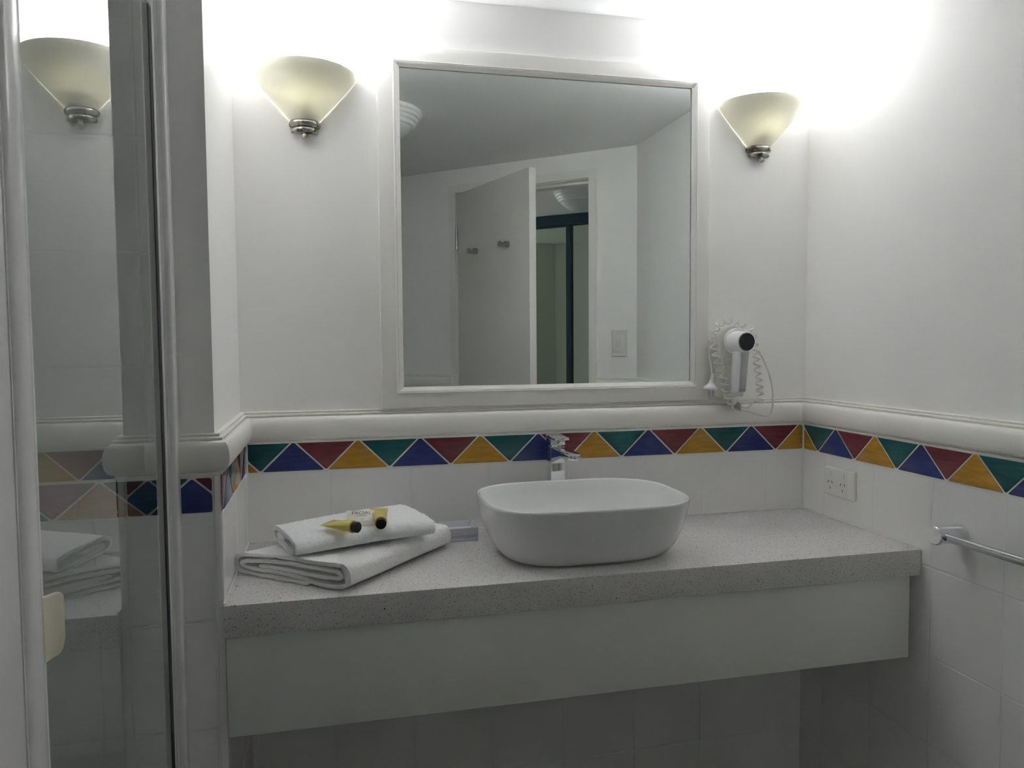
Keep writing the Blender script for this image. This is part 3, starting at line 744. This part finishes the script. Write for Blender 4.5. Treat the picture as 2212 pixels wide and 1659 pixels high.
for dx, dy, a in ((-.0060, -.006, .5), (.0055, -.006, -.5), (0, .005, 0)):
    pn_.box(PX-.003+dx-.0032, PX-.003+dx+.0032, PY+dy-.0008, PY+dy+.0008, 1.2475, 1.2660)
obj('pin', pn_, M_STEEL, pp, smooth=None)
M_TAGW = mat('label_paper', (.74, .73, .70), .5)
tg = MB(); TP = lambda u, v: Vector((1.2555+.0300*u, -.036-.004*v, 1.2420-.0290*v-.014*u*1.0))
tg.add([TP(0, 0), TP(1, 0), TP(1.0, 1), TP(.15, 1)], [(0, 1, 2, 3)])
tg.v += [(x, y+.0006, z) for x, y, z in tg.v]; tg.f += [(7, 6, 5, 4), (0, 4, 5, 1), (1, 5, 6, 2), (2, 6, 7, 3), (3, 7, 4, 0)]; tg.m += [0]*5
tgo = obj('rating_tag', tg, M_TAGW, hh, smooth=None)
tm = MB()
for r in range(13):
    v_ = .16+r*.056; u = .14+v_*.1
    while u < .82:
        d = random.uniform(.03, .10)
        q = [TP(u, v_), TP(u+d, v_), TP(u+d, v_+.032), TP(u, v_+.032)]
        tm.add([(p.x, p.y-.0004, p.z) for p in q], [(0, 1, 2, 3)]); u += d+.02
obj('print_block', tm, M_INK, tgo, smooth=None, fix=False)
obj('bottom_plug', MB().lathe([(.0012, -.001), (.006, -.001), (.009, .004), (.009, .016), (.006, .021), (.001, .021)], 20, (1.262, -.033, 1.2235)), M_PLAST, hh, smooth=50)

hd = thing('hair_dryer', 'white hair dryer with dark round grille and coiled cord hanging in its wall holder', 'hair dryer', (1.2545, -.08, 1.26))
BX, BZ = 1.2560, 1.3925
brl = MB().lathe([(.0005, -.0465), (.024, -.0465), (.0275, -.0500), (.0290, -.058), (.0290, -.078), (.0282, -.094), (.0268, -.105), (.0262, -.110), (.0248, -.1112), (.0236, -.1095), (.0005, -.1090)], 48, (BX, 0, BZ), ax='y')
obj('barrel', brl, M_PLAST2, hd, smooth=35)
obj('chrome_ring', MB().lathe([(.0238, -.1096), (.0240, -.1118), (.0230, -.1122), (.0222, -.1112), (.0222, -.1094)], 48, (BX, 0, BZ), ax='y', caps=False), M_CHROME, hd, smooth=40)
gr = MB().lathe([(.0005, -.1104), (.0220, -.1104), (.0222, -.1094), (.0005, -.1092)], 48, (BX, 0, BZ), ax='y')
obj('grille', gr, mat('dark_mesh', (.016, .020, .028), .35, bump=(900, .8, .001)), hd, smooth=35)
gc = MB().box(BX-.0007, BX+.0007, -.1113, -.1100, BZ-.022, BZ+.022).box(BX-.022, BX+.022, -.1112, -.1100, BZ-.0007, BZ+.0007).lathe([(0, -.1116), (.003, -.1116), (.0034, -.110)], 16, (BX, 0, BZ), ax='y', caps=False)
obj('grille_cross', gc, M_RUBBER, hd, smooth=35)
hn = MB().loft([[(BX-.0155, -.064, BZ-.020), (BX+.0175, -.064, BZ-.020), (BX+.0175, -.092, BZ-.020), (BX-.0080, -.095, BZ-.020), (BX-.0155, -.088, BZ-.020)],
                [(BX-.0175, -.060, 1.2580), (BX+.0130, -.060, 1.2600), (BX+.0130, -.084, 1.2600), (BX-.0100, -.086, 1.2580), (BX-.0175, -.080, 1.2580)]])
obj('handle', hn, M_PLAST2, hd, smooth=30, bevel=.0022, seg=2)
inl = MB().loft([[(BX-.0058, -.0945, BZ-.026), (BX+.0170, -.0923, BZ-.026), (BX+.0170, -.0935, BZ-.026), (BX-.0058, -.0957, BZ-.026)],
                 [(BX-.0075, -.0855, 1.2600), (BX+.0125, -.0835, 1.2615), (BX+.0125, -.0850, 1.2615), (BX-.0075, -.0870, 1.2600)]])
obj('handle_inlay', inl, mat('pale_grey_plastic', (.50, .50, .54), .35), hd, smooth=None)
obj('switch_slot', MB().box(BX-.0050, BX+.0095, -.0880, -.0860, 1.2665, 1.2683), M_GREYP, hd, smooth=None)
coil = [(1.258, 1.216), (1.245, 1.231), (1.234, 1.254), (1.228, 1.275), (1.222, 1.298), (1.215, 1.32), (1.209, 1.343), (1.204, 1.366), (1.2, 1.386), (1.2, 1.405), (1.206, 1.423), (1.216, 1.436), (1.229, 1.446), (1.245, 1.4495), (1.261, 1.4495),
        (1.276, 1.445), (1.291, 1.437), (1.306, 1.427), (1.318, 1.412), (1.325, 1.389), (1.328, 1.37), (1.329, 1.357), (1.332, 1.336), (1.335, 1.313), (1.339, 1.29), (1.341, 1.267), (1.342, 1.246), (1.344, 1.231)]
cp_ = cr([(x, (-.050, -.050, -.050, -.050, -.049, -.046, -.041, -.036)[i] if i < 8 else -.034, z) for i, (x, z) in enumerate(coil)], 24)
Ls = [0]
for i in range(1, len(cp_)): Ls.append(Ls[-1]+(cp_[i]-cp_[i-1]).length)
hel = []; ph = 0; NT = 27.0; nY = Vector((0, 1, 0)); j = 0; NS = int(NT*20)
for i in range(NS+1):
    f = i/NS; d = Ls[-1]*f
    while j < len(Ls)-2 and Ls[j+1] < d: j += 1
    p = cp_[j].lerp(cp_[j+1], (d-Ls[j])/max(Ls[j+1]-Ls[j], 1e-9)); t_ = (cp_[min(j+2, len(cp_)-1)]-cp_[max(j-1, 0)]).normalized()
    b = t_.cross(nY).normalized(); n2 = b.cross(t_)
    pha = 2*PI*(NT*f+.35*math.sin(2*PI*f)); R_ = .0088
    hel.append(p+b*R_*math.cos(pha)+n2*R_*math.sin(pha))
hel += cr([hel[-1], (1.338, -.03, 1.228), (1.331, -.028, 1.2305), (1.322, -.026, 1.2235), (1.313, -.025, 1.214), (1.298, -.026, 1.2135), (1.276, -.030, 1.2225)], 6)[1:]
cc = obj('coiled_cord', MB().tube(hel, .00235, 7), M_PLAST, hd, smooth=70)
lead = [(1.3335, -.042, 1.366), (1.336, -.036, 1.368), (1.345, -.03, 1.358), (1.354, -.03, 1.345), (1.369, -.03, 1.312), (1.379, -.03, 1.281), (1.384, -.03, 1.249), (1.3835, -.03, 1.215), (1.378, -.03, 1.1945), (1.367, -.03, 1.188), (1.337, -.03, 1.194), (1.307, -.03, 1.203), (1.273, -.03, 1.211), (1.264, -.033, 1.222)]
obj('loose_lead', MB().tube(cr(lead, 8), .0028, 8, flat=.7), M_PLAST, hd, smooth=70)

# ------------------------------------------------------------------ doorway in the slanted wall, its door
df = MB()
for n0, n1 in ((0, .012),):
    df.loft([[D(s, n, z) for s, n in ((.1821, n0), (S_OP0, n0), (S_OP0, n1), (.1821, n1))] for z in (0, Z_OP+.0365)])
    df.loft([[D(s, n, z) for s, n in ((S_OP1, n0), (.9656, n0), (.9656, n1), (S_OP1, n1))] for z in (0, Z_OP+.0365)])
    df.loft([[D(s, n, z) for s, n in ((S_OP0, n0), (S_OP1, n0), (S_OP1, n1), (S_OP0, n1))] for z in (Z_OP, Z_OP+.0365)])
for a, b in ((S_OP0-.0, S_OP0+.004), (S_OP1-.004, S_OP1)):
    df.loft([[D(s, n, z) for s, n in ((a, .0), (b, .0), (b, -.1), (a, -.1))] for z in (0, Z_OP)])
df.loft([[D(s, n, z) for s, n in ((S_OP0, 0), (S_OP1, 0), (S_OP1, -.1), (S_OP0, -.1))] for z in (Z_OP-.004, Z_OP)])
df.loft([[D(s, n, z) for s, n in ((S_OP0, -.038), (S_OP1, -.038), (S_OP1, -.1), (S_OP0, -.1))] for z in (Z_OP-.016, Z_OP-.004)])
df.loft([[D(s, n, z) for s, n in ((S_OP0+.004, -.038), (S_OP0+.014, -.038), (S_OP0+.014, -.1), (S_OP0+.004, -.1))] for z in (0, Z_OP-.016)])
df.loft([[D(s, n, z) for s, n in ((S_OP1-.014, -.038), (S_OP1-.004, -.038), (S_OP1-.004, -.1), (S_OP1-.014, -.1))] for z in (0, Z_OP-.016)])
st(obj('trim_5', df, M_TRIM, smooth=None), 'cream door frame around the doorway in the slanted wall')
HG = Vector((.8235, -1.8560, 0)); ld = Vector((.290, .957, 0)).normalized(); lp = Vector((ld.y, -ld.x, 0))
def DL(u, n, z): p = HG+ld*u+lp*n; return (p.x, p.y, z)
door = bpy.data.objects.new('door_1', None); C.objects.link(door); door.matrix_world = Matrix.Translation(HG)
st(door, 'plain cream door standing half open on the left of the doorway')
obj('door_leaf', MB().box(0, .676, 0, .033, .008, 2.118), M_DOOR, door, smooth=30, bevel=.001, xf=DL)
hg = MB()
for z0, z1 in ((1.8457, 1.9565), (.22, .331)):
    for k in range(5):
        a, b = z0+(z1-z0)*k/5+.0006, z0+(z1-z0)*(k+1)/5-.0006
        hg.lathe([(.0001, a), (.0058, a), (.0058, b), (.0001, b)], 14, (HG.x-.004, HG.y+.004, 0))
obj('hinge', hg, M_STEEL, door, smooth=40)
for u, z in ((.2024, 1.8210), (.4986, 1.8190)):
    R = .0135; mbk = MB(); pr = []
    # robe peg: cylinder cut by a notch on its upper side
    rings = []
    for n_, cut in ((0, 1.0), (-.018, 1.0), (-.026, .35), (-.032, -.05), (-.038, .3), (-.042, .9), (-.046, 1.0), (-.0472, .9)):
        ring = []
        for i in range(28):
            a = 2*PI*i/28; zz = R*math.sin(a); ring.append((u+R*math.cos(a), n_, z+min(zz, R*cut)))
        rings.append(ring)
    mbk.loft(rings); obj('robe_hook', mbk, M_STEEL, door, smooth=35, xf=DL)

# light switch
sw = thing('light_switch', 'white two-gang light switch beside the doorway, seen in the mirror', 'light switch', D(.0785, 0, 1.385))
def SW(u, n, z): return D(u, n, z)
sw_p = MB().loft([[SW(u, n, z) for u, z in ((.0445+e, 1.3265+e), (.1125-e, 1.3265+e), (.1125-e, 1.4435-e), (.0445+e, 1.4435-e))] for n, e in ((.0005, 0), (.008, 0), (.0105, .0025))])
obj('cover_plate', sw_p, M_PLAST, sw, smooth=30)
obj('insert_plate', MB().loft([[SW(u, n, z) for u, z in ((.0525, 1.345), (.1070, 1.345), (.1070, 1.424), (.0525, 1.424))] for n in (.0106, .0116)]), M_PLAST, sw, smooth=30, bevel=.0006)
for z, t1, t2 in ((1.4045, .0125, .0160), (1.3795, .0160, .0125)):
    obj('rocker_switch', MB().loft([[SW(u, .0112, zz) for u, zz in ((.0725, z-.0090), (.0885, z-.0090), (.0885, z+.0090), (.0725, z+.0090))],
        [SW(u, n, zz) for u, zz, n in ((.0735, z-.0080, t2), (.0875, z-.0080, t2), (.0875, z+.0080, t1), (.0735, z+.0080, t1))]]), M_PLAST2, sw, smooth=30, bevel=.0008)

# ------------------------------------------------------------------ ceiling lights
M_OPAL = mat('unlit_opal', (.72, .74, .76), .25)
def ceiling_light(x, y, R, label):
    t = thing('ceiling_light', label, 'ceiling light', (x, y, CEIL))
    k = R/.15; zc = CEIL
    obj('stepped_rim', MB().lathe([(.0, -.0005), (.146*k, -.0005), (.150*k, -.006), (.149*k, -.014), (.143*k, -.018), (.144*k, -.020), (.141*k, -.029), (.135*k, -.032), (.136*k, -.034), (.132*k, -.043), (.126*k, -.046), (.127*k, -.048), (.122*k, -.058), (.117*k, -.060), (0, -.060)], 64, (x, y, zc), caps=False), M_PLAST2, t, smooth=25)
    obj('bowl', MB().lathe([(.116*k, -.059), (.112*k, -.064), (.100*k, -.077), (.080*k, -.091), (.055*k, -.1015), (.028*k, -.107), (.001, -.109)], 64, (x, y, zc), caps=False), M_OPAL, t, smooth=60)
    return t
ceiling_light(.392, -.975, .16, 'round stepped ceiling light of the bathroom, at the mirror edge')
ceiling_light(1.612, -2.290, .16, 'round stepped ceiling light seen through the doorway in the mirror')

# ------------------------------------------------------------------ hallway wardrobe
wrb = thing('wardrobe', 'built-in wardrobe with dark teal frame and mirrored sliding doors beyond the doorway', 'wardrobe', D(1.0, -1.5, 0))
obj('carcass', MB().loft([[D(s, n, z) for s, n in ((-.63, -1.56), (2.48, -1.56), (2.48, -1.99), (-.63, -1.99))] for z in (.0, CEIL-.002)]), M_TEAL, wrb, smooth=None)
obj('top_track', MB().loft([[D(s, n, z) for s, n in ((-.63, -1.495), (2.48, -1.495), (2.48, -1.558), (-.63, -1.558))] for z in (2.170, CEIL-.002)]), M_TEAL, wrb, smooth=None)
def sdoor(s0, s1, n0, ztop):
    fr = MB(); w = .026
    for a, b, z0, z1 in ((s0, s0+w, .02, ztop), (s1-w, s1, .02, ztop), (s0+w, s1-w, ztop-.012, ztop), (s0+w, s1-w, .02, .06)):
        fr.loft([[D(s, n, z) for s, n in ((a, n0), (b, n0), (b, n0-.022), (a, n0-.022))] for z in (z0, z1)])
    o = obj('sliding_door', fr, M_TEAL, wrb, smooth=None)
    obj('mirror_panel', MB().loft([[D(s, n, z) for s, n in ((s0+w, n0-.006), (s1-w, n0-.006), (s1-w, n0-.012), (s0+w, n0-.012))] for z in (.06, ztop-.012)]), M_MIRROR2, o, smooth=None)
sdoor(1.004, 2.0, -1.505, 2.168)
sdoor(.02, 1.030, -1.530, 2.178)
